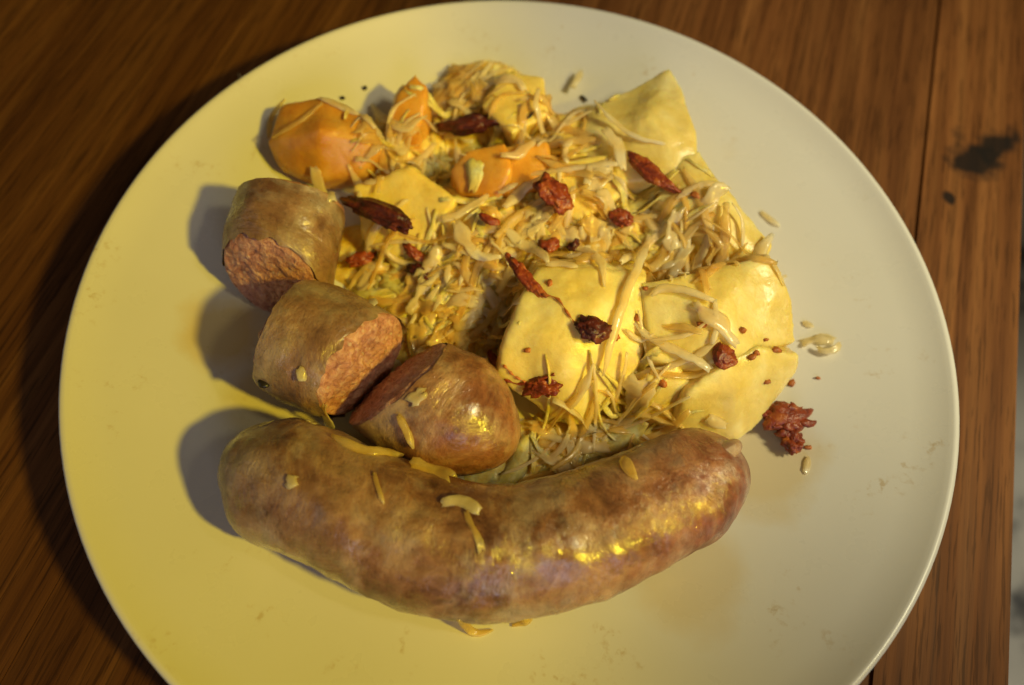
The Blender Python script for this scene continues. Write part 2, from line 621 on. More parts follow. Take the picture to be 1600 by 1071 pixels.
def arc_resample(line, n, ease0=True, ease1=True):
    cum = [0.0]
    for a, b in zip(line, line[1:]):
        cum.append(cum[-1] + (b - a).length)
    L = cum[-1]
    out, us_ = [], []
    for i in range(n):
        t = i / (n - 1)
        u = t
        if ease0 and ease1:
            u = 0.5 - 0.5 * math.cos(math.pi * t)
            u = 0.45 * u + 0.55 * t if 0.06 < t < 0.94 else 0.45 * u + 0.55 * t
        u *= L
        k = 0
        while k < len(cum) - 2 and cum[k + 1] < u:
            k += 1
        f = (u - cum[k]) / max(1e-9, cum[k + 1] - cum[k])
        out.append(line[k].lerp(line[k + 1], min(1, f)))
        us_.append(u)
    return out, us_, L


def disc_face(name, c, nrm, r, mat, parent, amp, seed, slope=None, dome=0.0022, squash=0.94, inset=0.975):
    """crumbly cut face: radial grid with strong noise"""
    nrm = Vector(nrm).normalized()
    side = nrm.cross(Vector((0, 0, 1))).normalized()
    up = side.cross(nrm)
    off = Vector((seed, -seed, seed * 0.3))
    NR, NA = 40, 120
    vs, fs, uvs = [], [], []
    for i in range(NR + 1):
        q = i / NR
        for j in range(NA):
            a = 2 * math.pi * j / NA
            p = c + (side * math.cos(a) + up * math.sin(a) * squash) * (r * inset * q)
            e = min(1.0, (1 - q) * 6 + 0.25)
            h = dome * (1 - q * q) + amp * e * (1.0 * fbm(p + off, 120, 2) + 0.95 * abs(fbm(p + off, 300, 2)) - 0.75 * abs(fbm(p + off, 620, 2)))
            if i == NR:
                h = -0.0015
            if slope is not None:
                p = p - nrm * ((p - c).dot(slope) / slope.dot(nrm))
            vs.append(p + nrm * h)
            uvs.append((q, a))
    for i in range(NR):
        for j in range(NA):
            a, b = i * NA + j, i * NA + (j + 1) % NA
            fs.append((a, a + NA, b + NA, b))
    return mesh_obj(name, vs, fs, mat, parent, uvs)


def set_parent_keep(o, root):
    o.parent = root
    o.matrix_parent_inverse = Matrix.Translation(-root.location)


# ------------------------------------------------------------------ whole sausage
def whole_sausage():
    ctrl = [(-0.0786, -0.0557, 0.0220), (-0.0700, -0.0564, 0.0230), (-0.0555, -0.0600, 0.0240), (-0.0379, -0.0661, 0.0250), (-0.0200, -0.0715, 0.0250), (-0.0027, -0.0723, 0.0250), (0.0143, -0.0685, 0.0250), (0.0308, -0.0614, 0.0240), (0.0461, -0.0530, 0.0230), (0.0581, -0.0460, 0.0230), (0.0695, -0.0416, 0.0220)]
    line, u, L = arc_resample(catmull(ctrl, 240), 170)
    rad = []
    for x in u:
        t = x / L
        base = 0.0171 + 0.0005 * math.sin(t * 9.0 + 0.5) + 0.0014 * math.exp(-((t - 0.42) / 0.25) ** 2) - 0.0036 * max(0, t - 0.68) * 3
        rad.append(max(0.0004, end_profile(x, L, base, 0.022, 0.018, 2.0, 2.1)))
    root = empty('whole_sausage', (0, -0.06, 0.007))
    tag(root, 'whole curved brown boiled sausage in front, the only uncut one', 'sausage')
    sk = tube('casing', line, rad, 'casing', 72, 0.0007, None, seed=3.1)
    set_parent_keep(sk, root)
    # puckered knot of skin at the right end
    e = line[-1]
    d = (line[-1] - line[-6]).normalized()
    kl = [e - d * 0.009 + Vector((0, 0.0040, 0.0086)), e - d * 0.0075 + Vector((0, 0.0045, 0.0094)), e - d * 0.006 + Vector((0, 0.0050, 0.0098)), e - d * 0.0048 + Vector((0, 0.0052, 0.0098))]
    kl2, _, _ = arc_resample(catmull(kl, 30), 14, False, False)
    kn = tube('knot', kl2, [0.0030 * (1 - i / 13) ** 0.5 + 0.0004 for i in range(14)], 'casing_red', 24, 0.0012, None, seed=9.0)
    kn['label'] = 'puckered dark red skin knot'
    set_parent_keep(kn, root)
    SOLID.append((sk, 'sausage'))
    return root


def cut_piece(label, a, b, r, mat, seed, cut0=True, cut1=True, e0=0.0, e1=0.0, n0=None, n1=None, sag=0.0, p1=2.0):
    a, b = Vector(a), Vector(b)
    L0 = (b - a).length
    mid = (a + b) / 2 + Vector((0, 0, sag))
    line, u, L = arc_resample(catmull([a, mid, b], 80), 52, False, False)
    rad = []
    for x in u:
        t = x / L
        bulge = 1 - 0.05 * (2 * t - 1) ** 4
        rad.append(max(0.0004, end_profile(x, L, r * bulge, e0, e1, 2.1, p1)))
    root = empty('sausage_piece', ((a.x + b.x) / 2, (a.y + b.y) / 2, plate_z((a.x + b.x) / 2, (a.y + b.y) / 2)))
    tag(root, label, 'sausage piece', 'cut sausage pieces')
    sk = tube('casing', line, rad, mat, 72, 0.0006, None, closed0=not cut0, closed1=not cut1, seed=seed, ragged=0.0022, n0=Vector(n0) if n0 else None, n1=Vector(n1) if n1 else None)
    set_parent_keep(sk, root)
    ax = (b - a).normalized()
    if cut1:
        f = disc_face('cut_face', b + ax * 0.0006, ax, rad[-1], 'meat', None, 0.0011, seed + 1, Vector(n1) if n1 else None)
        set_parent_keep(f, root)
        SOLID.append((f, 'sausage'))
    if cut0:
        f = disc_face('cut_face', a - ax * 0.0006, -ax, rad[0], 'meat', None, 0.0011, seed + 5, Vector(n0) if n0 else None)
        set_parent_keep(f, root)
        SOLID.append((f, 'sausage'))
    SOLID.append((sk, 'sausage'))
    return root


bpy.context.view_layer.update()
whole_sausage()
cut_piece('grey brown cut sausage piece farthest back on the left, crumbly end towards us', (-0.0763, 0.0305, 0.0270), (-0.0773, 0.0038, 0.0225), 0.0182, 'casing_grey', 11.0, n1=(-0.20, -0.93, 0.28))
cut_piece('cut sausage piece in the middle of three, orange brown cut end facing right', (-0.0690, -0.0149, 0.0250), (-0.0450, -0.0221, 0.0240), 0.0188, 'casing_grey', 23.0, n1=(0.86, -0.48, 0.14))
cut_piece('tapered sausage tip with shiny reddish skin, between middle piece and whole sausage', (-0.0337, -0.0267, 0.0230), (0.0030, -0.0426, 0.0200), 0.0188, 'casing_red', 37.0, True, False, 0.0, 0.024, n0=(-0.66, 0.50, 0.46), p1=1.8)

# ------------------------------------------------------------------ potatoes and carrots
random.seed(11)
G = 'boiled potato pieces'
hull_solid('potato_piece', [(0.0197, 0.0819, 0.0280), (0.0452, 0.0978, 0.0340), (0.0494, 0.0872, 0.0350), (0.0542, 0.0604, 0.0350), (0.0485, 0.0524, 0.0320), (0.0279, 0.0504, 0.0280), (0.0125, 0.0693, 0.0260), (0.0364, 0.0701, 0.0380), (0.0509, 0.0723, 0.0360)], 'potato',
           'tall pointed potato wedge at the back right of the heap', 'potato', G, (0.0, -0.002, -0.022))
hull_solid('potato_piece', [(0.0483, 0.0608, 0.0330), (0.0549, 0.0608, 0.0340), (0.0667, 0.0445, 0.0340), (0.0789, 0.0308, 0.0300), (0.0763, 0.0253, 0.0300), (0.0607, 0.0270, 0.0310), (0.0423, 0.0434, 0.0310), (0.0583, 0.0396, 0.0370)], 'potato',
           'long potato slab along the right edge behind the tan shreds', 'potato', G, (-0.004, -0.002, -0.018))
hull_solid('potato_piece', [(0.0366, 0.0088, 0.0350), (0.0620, 0.0112, 0.0380), (0.0749, 0.0209, 0.0370), (0.0824, 0.0103, 0.0320), (0.0857, -0.0018, 0.0260), (0.0711, -0.0084, 0.0310), (0.0556, -0.0149, 0.0310), (0.0408, -0.0136, 0.0300), (0.0578, -0.0009, 0.0380), (0.0793, 0.0157, 0.0350)], 'potato',
           'broad pale potato block on the right, its far corner pointing up', 'potato', G, (-0.003, 0.002, -0.016))
hull_solid('potato_piece', [(0.0042, 0.0106, 0.0330), (0.0218, 0.0106, 0.0360), (0.0380, 0.0107, 0.0350), (0.0004, 0.0009, 0.0330), (-0.0021, -0.0092, 0.0310), (-0.0039, -0.0170, 0.0270), (-0.0047, -0.0217, 0.0220), (0.0023, -0.0246, 0.0180), (0.0096, -0.0278, 0.0150), (0.0153, -0.0297, 0.0130), (0.0219, -0.0303, 0.0120), (0.0269, -0.0276, 0.0140), (0.0320, -0.0226, 0.0180), (0.0359, -0.0179, 0.0220), (0.0383, -0.0117, 0.0270), (0.0158, -0.0142, 0.0325), (0.0149, -0.0218, 0.0275), (0.0224, -0.0037, 0.0360)], 'potato',
           'big smooth potato slice in front with a straight ridge along its top', 'potato', G, (0.0, 0.014, -0.016), smooth_it=16)
hull_solid('potato_piece', [(0.0395, -0.0191, 0.0270), (0.0490, -0.0148, 0.0290), (0.0562, -0.0206, 0.0230), (0.0518, -0.0290, 0.0120), (0.0376, -0.0266, 0.0130)], 'potato',
           'small potato wedge between the two front potatoes, behind the whole sausage', 'potato', G, (0.0, 0.010, -0.010))
hull_solid('potato_piece', [(0.0519, -0.0225, 0.0270), (0.0610, -0.0140, 0.0320), (0.0711, -0.0084, 0.0320), (0.0859, -0.0068, 0.0270), (0.0869, -0.0097, 0.0220), (0.0778, -0.0234, 0.0130), (0.0710, -0.0293, 0.0110), (0.0560, -0.0308, 0.0110), (0.0505, -0.0286, 0.0130), (0.0662, -0.0204, 0.0270), (0.0836, -0.0155, 0.0170)], 'potato',
           'front right potato wedge ending in a sharp right corner', 'potato', G, (0.0, 0.008, -0.010))
hull_solid('potato_piece', [(-0.0589, 0.0414, 0.0240), (-0.0410, 0.0491, 0.0270), (-0.0244, 0.0387, 0.0260), (-0.0257, 0.0352, 0.0220), (-0.0349, 0.0236, 0.0180), (-0.0457, 0.0214, 0.0140), (-0.0550, 0.0272, 0.0160)], 'potato_deep',
           'deep yellow potato cube beside the farthest sausage piece', 'potato', G, (0.0, 0.004, -0.012))
hull_solid('potato_piece', [(0.0069, 0.0535, 0.0310), (0.0253, 0.0589, 0.0320), (0.0307, 0.0446, 0.0310), (0.0168, 0.0337, 0.0280), (0.0022, 0.0422, 0.0280)], 'potato_deep',
           'yellow potato piece in the middle of the heap right of the broad carrot', 'potato', G)
hull_solid('potato_piece', [(-0.0199, 0.0788, 0.0270), (-0.0127, 0.0937, 0.0290), (0.0008, 0.0934, 0.0280), (0.0037, 0.0756, 0.0290), (-0.0080, 0.0671, 0.0280)], 'potato_deep',
           'potato chunk at the very back centre, half under shreds', 'potato', G)
hull_solid('potato_piece', [(0.0070, 0.0787, 0.0260), (0.0194, 0.0817, 0.0260), (0.0221, 0.0618, 0.0280), (0.0102, 0.0598, 0.0270)], 'potato_deep',
           'small potato bit tucked left of the tall back wedge', 'potato', G)
G = 'boiled carrot pieces'
hull_solid('carrot_piece', [(-0.0918, 0.0564, 0.0240), (-0.0884, 0.0694, 0.0280), (-0.0751, 0.0726, 0.0310), (-0.0565, 0.0649, 0.0310), (-0.0525, 0.0567, 0.0280), (-0.0587, 0.0499, 0.0220), (-0.0721, 0.0466, 0.0200), (-0.0864, 0.0501, 0.0190), (-0.0710, 0.0550, 0.0340)], 'carrot',
           'big round orange carrot chunk at the back left', 'carrot', G, (0.0, 0.002, -0.012), smooth_it=16)
hull_solid('carrot_piece', [(-0.0511, 0.0653, 0.0250), (-0.0493, 0.0792, 0.0290), (-0.0442, 0.0859, 0.0310), (-0.0392, 0.0821, 0.0300), (-0.0392, 0.0741, 0.0280), (-0.0411, 0.0665, 0.0240)], 'carrot',
           'small upright orange carrot wedge at the back', 'carrot', G, (0.0, 0.0, -0.014), smooth_it=6)
hull_solid('carrot_piece', [(-0.0284, 0.0514, 0.0260), (-0.0227, 0.0561, 0.0310), (-0.0097, 0.0596, 0.0320), (-0.0065, 0.0480, 0.0310), (-0.0100, 0.0411, 0.0250), (-0.0241, 0.0425, 0.0230)], 'carrot',
           'rounded carrot piece in the centre with a wet highlight', 'carrot', G, (0.0, 0.002, -0.012), smooth_it=14)
hull_solid('carrot_piece', [(-0.0107, 0.0587, 0.0310), (0.0049, 0.0622, 0.0310), (0.0067, 0.0532, 0.0290), (0.0028, 0.0464, 0.0270), (-0.0091, 0.0436, 0.0260)], 'carrot',
           'paler carrot piece joined right of the central rounded one', 'carrot', G, (0.0, 0.002, -0.012), smooth_it=12)

# ------------------------------------------------------------------ sauerkraut bed (surface the loose shreds lie on)
BED = [((-0.0109, 0.0308, 0.0100), 0.036, 0.020), ((-0.0203, 0.0072, 0.0100), 0.024, 0.011), ((0.0155, 0.0390, 0.0100), 0.034, 0.021), ((0.0471, 0.0347, 0.0100), 0.030, 0.022),
       ((0.0646, 0.0188, 0.0100), 0.026, 0.016), ((0.0413, -0.0087, 0.0080), 0.020, 0.011), ((0.0200, -0.0017, 0.0080), 0.024, 0.011), ((-0.0475, 0.0680, 0.0120), 0.020, 0.011), ((-0.0633, 0.0647, 0.0120), 0.018, 0.008),
       ((-0.0190, 0.0881, 0.0120), 0.026, 0.013), ((0.0071, 0.0630, 0.0100), 0.030, 0.017), ((0.0252, 0.0753, 0.0120), 0.026, 0.016), ((-0.0388, 0.0231, 0.0090), 0.020, 0.007),
       ((0.0177, -0.0349, 0.0080), 0.018, 0.0045), ((0.0376, -0.0329, 0.0080), 0.016, 0.005), ((-0.0358, 0.0018, 0.0080), 0.018, 0.006), ((0.0459, 0.0534, 0.0100), 0.020, 0.017), ((-0.0279, 0.0422, 0.0100), 0.026, 0.013), ((0.0080, -0.0387, 0.0070), 0.016, 0.0040), ((-0.0033, -0.0458, 0.0070), 0.014, 0.0035), ((-0.0571, 0.0256, 0.0080), 0.016, 0.005), ((-0.0461, 0.0128, 0.0080), 0.016, 0.006), ((-0.0236, -0.0105, 0.0070), 0.016, 0.006), ((0.0497, -0.0317, 0.0080), 0.016, 0.005)]


def bed_h(x, y):
    v = 0.0
    for (c, r, h) in BED:
        q = ((x - c[0]) ** 2 + (y - c[1]) ** 2) / (r * r)
        if q < 1:
            v += (h * (1 - q) ** 1.2) ** 3
    return v ** (1 / 3)


GX0, GY0, GD, GN, GM = -0.11, -0.07, 0.0010, 225, 198
idx, bv, bf = {}, [], []
for i in range(GN):
    for j in range(GM):
        x, y = GX0 + i * GD, GY0 + j * GD
        h = bed_h(x, y)
        if h > 0.0008:
            z = plate_z(x, y) + h + (0.0034 * abs(fbm((x, y, 0), 95, 2)) + 0.0012 * fbm((x, y, 3), 300, 3)) * min(1, h / 0.006) - 0.0022
            idx[(i, j)] = len(bv)
            bv.append((x, y, z))
for (i, j) in idx:
    k = [(i, j), (i + 1, j), (i + 1, j + 1), (i, j + 1)]
    if all(q in idx for q in k):
        bf.append([idx[q] for q in k])
bpy.context.view_layer.update()


def world_bvh(o):
    me = o.data
    mw = o.matrix_world
    return BVHTree.FromPolygons([mw @ v.co for v in me.vertices], [tuple(p.vertices) for p in me.polygons])


TREES = [(world_bvh(o), k) for o, k in SOLID]
TREES.append((BVHTree.FromPolygons([Vector(v) for v in bv], [tuple(f) for f in bf]), 'bed'))

DOWN = Vector((0, 0, -1))


def top(x, y):
    best, kind = plate_z(x, y) if math.hypot(x, y) < 0.134 else 0.0, 'plate'
    for t, k in TREES:
        h = t.ray_cast(Vector((x, y, 0.2)), DOWN)
        if h[0] is not None and h[0].z > best:
            best, kind = h[0].z, k
    return best, kind


# ------------------------------------------------------------------ cabbage shreds
def ribbon(line, w, thick, rnd, nc=3, cup=0.15, roll0=0.0, twist=0.0, ruffle=0.0, taper=(0.35, 0.35), ragged=0.12, ns=None):
    """thin cupped strip along a 3d line; returns verts, faces"""
    ns = ns or max(6, min(22, int(sum((b - a).length for a, b in zip(line, line[1:])) / 0.0016)))
    ln, u, L = arc_resample(catmull(line, 60), ns, False, False)
    sd = rnd.random() * 50
    topv, botv = [], []
    for i in range(ns):
        t = i / (ns - 1)
        tg = (ln[min(i + 1, ns - 1)] - ln[max(i - 1, 0)]).normalized()
        side = tg.cross(Vector((0, 0, 1)))
        side = side.normalized() if side.length > 1e-4 else Vector((1, 0, 0))
        up = side.cross(tg)
        a = roll0 + twist * (t - 0.5)
        side, up = side * math.cos(a) + up * math.sin(a), up * math.cos(a) - side * math.sin(a)
        k = min(1.0, taper[0] + (1 - taper[0]) * t / 0.22, taper[1] + (1 - taper[1]) * (1 - t) / 0.22)
        for j in range(nc + 1):
            c = j / nc * 2 - 1
            rag = max(0.25, 1 + ragged * (2.6 * fbm((t * L * 150 + sd, 9.0 if c > 0 else -9.0, sd), 1.0, 2) + 1.2 * fbm((t * L * 600 + sd, 5.0 if c > 0 else -5.0, sd), 1.0, 1)))
            shift = tg * (ragged * w * 1.2 * fbm((c * 2.2, sd, t * 2), 1.0, 2)) if i in (0, ns - 1) else Vector((0, 0, 0))
            h = -cup * w * c * c + ruffle * w * fbm((t * L * 170 + sd, c * 1.4, sd * 2), 1.0, 2)
            p = ln[i] + side * (c * w * 0.5 * k * rag) + up * h + shift
            th = thick * (1 - 0.25 * c * c)
            topv.append(p + up * th * 0.5)
            botv.append(p - up * th * 0.5)
    N = nc + 1
    vs = topv + botv
    o = len(topv)
    fs = []
    for i in range(ns - 1):
        for j in range(nc):
            a = i * N + j
            fs.append((a, a + 1, a + 1 + N, a + N))
            fs.append((o + a, o + a + N, o + a + 1 + N, o + a + 1))
    flat = len(fs)
    for i in range(ns - 1):
        a = i * N
        fs.append((a, a + N, o + a + N, o + a))
        a = i * N + nc
        fs.append((a, o + a, o + a + N, a + N))
    for j in range(nc):
        fs.append((j, o + j, o + j + 1, j + 1))
        a = (ns - 1) * N + j
        fs.append((a, a + 1, o + a + 1, o + a))
    return vs, fs, [k < flat for k in range(len(fs))]


def drape(xy, lift, stiff=2, n=15):
    """lay a plan-view polyline over whatever is below it"""
    pl = catmull([Vector((p[0], p[1], 0)) for p in xy], n)
    hs = [top(p.x, p.y)[0] for p in pl]
    for _ in range(stiff):
        m = [max(hs[max(0, i - 1)], hs[i], hs[min(n - 1, i + 1)]) for i in range(n)]
        hs = [0.5 * a + 0.5 * b for a, b in zip(hs, m)]
        hs = [(hs[max(0, i - 1)] + hs[i] * 2 + hs[min(n - 1, i + 1)]) / 4 for i in range(n)]
    lf = lift if callable(lift) else (lambda t: lift)
    return [Vector((p.x, p.y, h + lf(i / (n - 1)))) for i, (p, h) in enumerate(zip(pl, hs))]


RND = random.Random(77)


def named_shred(label, pts, w, mat='kraut_pale', nc=3, lift=0.0012, cup=0.06, roll=0.0, twist=0.3, ruffle=0.14, name='cabbage_shred', cat='cabbage shred', thick=0.0009, taper=(0.4, 0.3), stiff=2, tipup=0.0, group='salient cabbage shreds'):
    if tipup:
        lf = lambda t: lift + tipup * max(0, t - 0.5) ** 2 * 4
    else:
        lf = lift
    ln = drape(pts, lf, stiff)
    if nc >= 4:
        taper = (max(taper[0], 0.75), max(taper[1], 0.65))
    vs, fs, sm = ribbon(ln, w, thick * (0.4 if nc > 3 else 0.55), RND, nc, cup, roll, twist, ruffle, taper, 0.36 if nc > 3 else 0.16)
    o = recentre(mesh_obj(name, vs, fs, mat, smooth=sm))
    tag(o, label, cat, group)
    return o


PX = 0.000185   # metres per photo pixel at the height of the heap
S = named_shred
S('longest pale shred hanging down across the big front potato slice', [(0.0399, 0.0317, 0.0248), (0.0382, 0.0244, 0.0213), (0.0315, 0.0043, 0.0348), (0.0282, -0.0093, 0.0314), (0.0263, -0.0206, 0.0242)], 15 * PX, lift=0.0022, twist=0.7)
S('upright shred just right of the longest hanging one, crossing the potato ridge', [(0.0526, 0.0330, 0.0297), (0.0507, 0.0250, 0.0245), (0.0448, 0.0098, 0.0356)], 17 * PX, lift=0.002)
S('white curled shred lying across the broad right potato', [(0.0387, 0.0035, 0.0338), (0.0423, 0.0060, 0.0355), (0.0496, 0.0051, 0.0372), (0.0563, 0.0023, 0.0381)], 15 * PX, lift=0.0025, twist=0.9, cup=0.3)
S('thin curved thread between the two front potatoes', [(0.0355, 0.0000, 0.0323), (0.0377, -0.0070, 0.0286), (0.0399, -0.0130, 0.0285), (0.0430, -0.0197, 0.0268)], 6 * PX)
S('short crosswise shred under the thin curved thread', [(0.0317, -0.0065, 0.0317), (0.0367, -0.0080, 0.0287), (0.0404, -0.0067, 0.0314)], 9 * PX)
S('broad pale cabbage flake above the dark caraway seed', [(0.0379, 0.0411, 0.0240), (0.0435, 0.0369, 0.0259), (0.0527, 0.0322, 0.0279)], 32 * PX, nc=6, ruffle=0.2)
S('tan limp shred running down to the notch of the right potato', [(0.0549, 0.0327, 0.0319), (0.0625, 0.0258, 0.0305), (0.0649, 0.0166, 0.0369)], 15 * PX, 'kraut')
S('broad limp shred sloping over the right potato top', [(0.0512, 0.0012, 0.0374), (0.0575, -0.0032, 0.0374), (0.0645, -0.0086, 0.0337)], 22 * PX, nc=5)
S('pale flake folded over the far right potato corner', [(0.0776, 0.0270, 0.0297), (0.0772, 0.0188, 0.0360), (0.0904, 0.0302, 0.0109)], 18 * PX, lift=0.0012)
S('thin flake on the plate rim right of the long potato slab', [(0.0830, 0.0556, 0.0120), (0.0862, 0.0523, 0.0123), (0.0893, 0.0494, 0.0126)], 10 * PX, lift=0.0008)
S('shred pointing left with a forked white tip by the yellow cube', [(-0.0281, 0.0309, 0.0219), (-0.0236, 0.0324, 0.0224), (-0.0161, 0.0386, 0.0239), (-0.0139, 0.0417, 0.0229)], 15 * PX, lift=0.003, taper=(0.9, 0.4))
S('broad shred rising to a white point beside the red bacon', [(-0.0078, 0.0359, 0.0254), (-0.0016, 0.0444, 0.0244), (0.0040, 0.0462, 0.0291)], 19 * PX, lift=0.003, tipup=0.002, taper=(0.6, 0.15))
S('small white sliver in front of the central carrot', [(-0.0105, 0.0424, 0.0253), (-0.0044, 0.0450, 0.0274)], 10 * PX, lift=0.002)
S('wide curved leaf strip bowed like a crescent in the heap middle', [(-0.0233, 0.0298, 0.0229), (-0.0189, 0.0229, 0.0220), (-0.0136, 0.0185, 0.0215), (-0.0075, 0.0201, 0.0216)], 22 * PX, nc=5, lift=0.003)
S('diagonal shred sloping down to the left end of the potato ridge', [(-0.0079, 0.0287, 0.0249), (-0.0021, 0.0248, 0.0232), (0.0026, 0.0225, 0.0218), (0.0076, 0.0131, 0.0317)], 19 * PX, lift=0.003)
S('flat shred lying along the back of the potato ridge', [(0.0069, 0.0127, 0.0319), (0.0115, 0.0135, 0.0321), (0.0165, 0.0119, 0.0343)], 12 * PX, lift=0.0015)
S('small upright petal shred left of the heap middle', [(-0.0242, 0.0174, 0.0184), (-0.0242, 0.0112, 0.0170)], 12 * PX, lift=0.002)
S('looped shred right of the small upright petal', [(-0.0227, 0.0173, 0.0194), (-0.0205, 0.0165, 0.0195), (-0.0192, 0.0140, 0.0191), (-0.0198, 0.0098, 0.0178)], 9 * PX, lift=0.002)
S('angular cabbage chip left of the orange bacon crumb', [(-0.0129, 0.0123, 0.0199), (-0.0084, 0.0130, 0.0190)], 26 * PX, nc=5, lift=0.002)
S('thin straight thread running sideways below the looped shred', [(-0.0238, 0.0082, 0.0174), (-0.0161, 0.0087, 0.0184), (-0.0084, 0.0095, 0.0168)], 8 * PX, lift=0.002)
S('square cabbage chip at the lower left of the heap', [(-0.0275, 0.0034, 0.0149), (-0.0224, 0.0001, 0.0152)], 28 * PX, 'kraut', nc=5)
S('translucent wide cabbage chip at the lower middle', [(-0.0209, 0.0015, 0.0155), (-0.0131, -0.0001, 0.0129)], 34 * PX, 'kraut', nc=6)
S('outer one of the parallel shreds running to the sausage tip', [(-0.0160, -0.0062, 0.0111), (-0.0112, -0.0006, 0.0124), (-0.0061, 0.0075, 0.0148)], 15 * PX, 'kraut', lift=0.002)
S('inner one of the parallel shreds beside the big front potato', [(-0.0097, -0.0084, 0.0076), (-0.0047, 0.0021, 0.0108), (-0.0027, 0.0062, 0.0157)], 14 * PX, 'kraut', lift=0.002)
S('pale shred draped over the top of the big carrot', [(-0.0747, 0.0706, 0.0310), (-0.0676, 0.0682, 0.0311), (-0.0605, 0.0654, 0.0309)], 13 * PX, lift=0.001)
S('pale streak of cabbage running down the big carrot', [(-0.0890, 0.0562, 0.0247), (-0.0802, 0.0603, 0.0301), (-0.0733, 0.0688, 0.0313)], 10 * PX, 'kraut', lift=0.0006)
S('thin shred curled round the left side of the big carrot', [(-0.0947, 0.0636, 0.0164), (-0.0950, 0.0714, 0.0182), (-0.0915, 0.0797, 0.0191)], 9 * PX, 'kraut', lift=0.0006)
S('long shred bending between the big carrot and the upright carrot', [(-0.0614, 0.0848, 0.0134), (-0.0537, 0.0729, 0.0176), (-0.0455, 0.0653, 0.0228), (-0.0385, 0.0729, 0.0149)], 18 * PX, lift=0.002)
S('curled shred at the right foot of the big carrot', [(-0.0565, 0.0517, 0.0241), (-0.0529, 0.0554, 0.0265), (-0.0490, 0.0651, 0.0198)], 16 * PX, lift=0.002)
S('crumpled flake above the yellow cube holding a dark seed', [(-0.0490, 0.0638, 0.0179), (-0.0439, 0.0617, 0.0157)], 28 * PX, nc=6, ruffle=0.3, lift=0.003)
S('small pale flake at the right of the crumpled one', [(-0.0399, 0.0491, 0.0271), (-0.0384, 0.0613, 0.0134)], 16 * PX, nc=4, lift=0.003)
S('shred along the top left edge of the yellow cube', [(-0.0625, 0.0501, 0.0125), (-0.0541, 0.0429, 0.0245), (-0.0491, 0.0446, 0.0252)], 14 * PX)
S('short shred hanging on the left side of the yellow cube', [(-0.0567, 0.0395, 0.0234), (-0.0557, 0.0340, 0.0196)], 10 * PX)
S('white jagged flake left of the central carrot', [(-0.0327, 0.0740, 0.0116), (-0.0279, 0.0739, 0.0138), (-0.0225, 0.0720, 0.0133)], 17 * PX, nc=4, lift=0.003)
S('tiny white flake just below the jagged one', [(-0.0281, 0.0712, 0.0106), (-0.0234, 0.0540, 0.0288)], 14 * PX, nc=4, lift=0.002)
S('white ragged shred lying on top of the central carrot pair', [(-0.0103, 0.0522, 0.0318), (-0.0033, 0.0562, 0.0308), (0.0029, 0.0719, 0.0199)], 17 * PX, nc=4, lift=0.002)
S('pointed white spike of cabbage left of the tall back wedge', [(0.0126, 0.1010, 0.0126), (0.0140, 0.1047, 0.0136), (0.0156, 0.1083, 0.0149)], 14 * PX, lift=0.004, taper=(0.9, 0.1))
S('white forked shred standing by the long bacon strip', [(0.0231, 0.0670, 0.0305), (0.0277, 0.0606, 0.0302), (0.0298, 0.0515, 0.0292)], 22 * PX, nc=4, lift=0.004)
S('pale limp shred below the forked one', [(0.0187, 0.0529, 0.0312), (0.0184, 0.0439, 0.0300)], 14 * PX, lift=0.002)
S('short pale curl between the central carrot and the back wedge', [(0.0097, 0.0619, 0.0264), (0.0130, 0.0642, 0.0274)], 10 * PX, lift=0.003)
S('yellow shred lying flat on top of the whole sausage middle', [(-0.0151, -0.0638, 0.0397), (-0.0117, -0.0627, 0.0390), (-0.0077, -0.0638, 0.0398), (-0.0051, -0.0653, 0.0407)], 17 * PX, lift=0.0007, nc=4)
S('thin wet strip running down the whole sausage from the flat shred', [(-0.0086, -0.0657, 0.0408), (-0.0058, -0.0704, 0.0422), (-0.0038, -0.0751, 0.0419)], 12 * PX, 'kraut', lift=0.0003, nc=4)
S('small pale chip on the left end of the whole sausage', [(-0.0547, -0.0621, 0.0414), (-0.0520, -0.0619, 0.0418)], 18 * PX, nc=4, lift=0.0006)
S('seed shaped pale shred on the right half of the whole sausage', [(0.0319, -0.0455, 0.0326), (0.0329, -0.0495, 0.0370), (0.0347, -0.0528, 0.0386)], 15 * PX, 'kraut', lift=0.0005)
S('squarish cabbage bit where the middle piece meets the whole sausage', [(-0.0545, -0.0433, 0.0296), (-0.0528, -0.0368, 0.0063)], 18 * PX, nc=5, lift=0.001)
S('limp shred along the back of the whole sausage', [(-0.0468, -0.0480, 0.0353), (-0.0376, -0.0512, 0.0353), (-0.0282, -0.0493, 0.0246)], 13 * PX, 'kraut', lift=0.0012)
S('wilted leaf on the whole sausage under the tapered tip', [(-0.0254, -0.0534, 0.0329), (-0.0199, -0.0541, 0.0310), (-0.0138, -0.0566, 0.0336)], 36 * PX, 'kraut', nc=6, lift=0.0008)
S('thin fibre on the whole sausage left of the flat shred', [(-0.0330, -0.0580, 0.0402), (-0.0316, -0.0615, 0.0413), (-0.0292, -0.0659, 0.0419)], 8 * PX, 'kraut', lift=0.0004)
S('yellow cabbage scrap stuck to the skin of the tapered tip', [(-0.0269, -0.0377, 0.0377), (-0.0235, -0.0341, 0.0391)], 24 * PX, nc=5, lift=0.0008)
S('pale strip folded round the cut of the tapered tip', [(-0.0302, -0.0406, 0.0357), (-0.0273, -0.0444, 0.0340), (-0.0253, -0.0485, 0.0310)], 14 * PX, 'kraut', lift=0.0008)
S('pale scrap on the rim of the orange brown cut end', [(-0.0528, 0.0089, 0.0084), (-0.0425, -0.0067, 0.0332)], 16 * PX, nc=4, lift=0.0008)
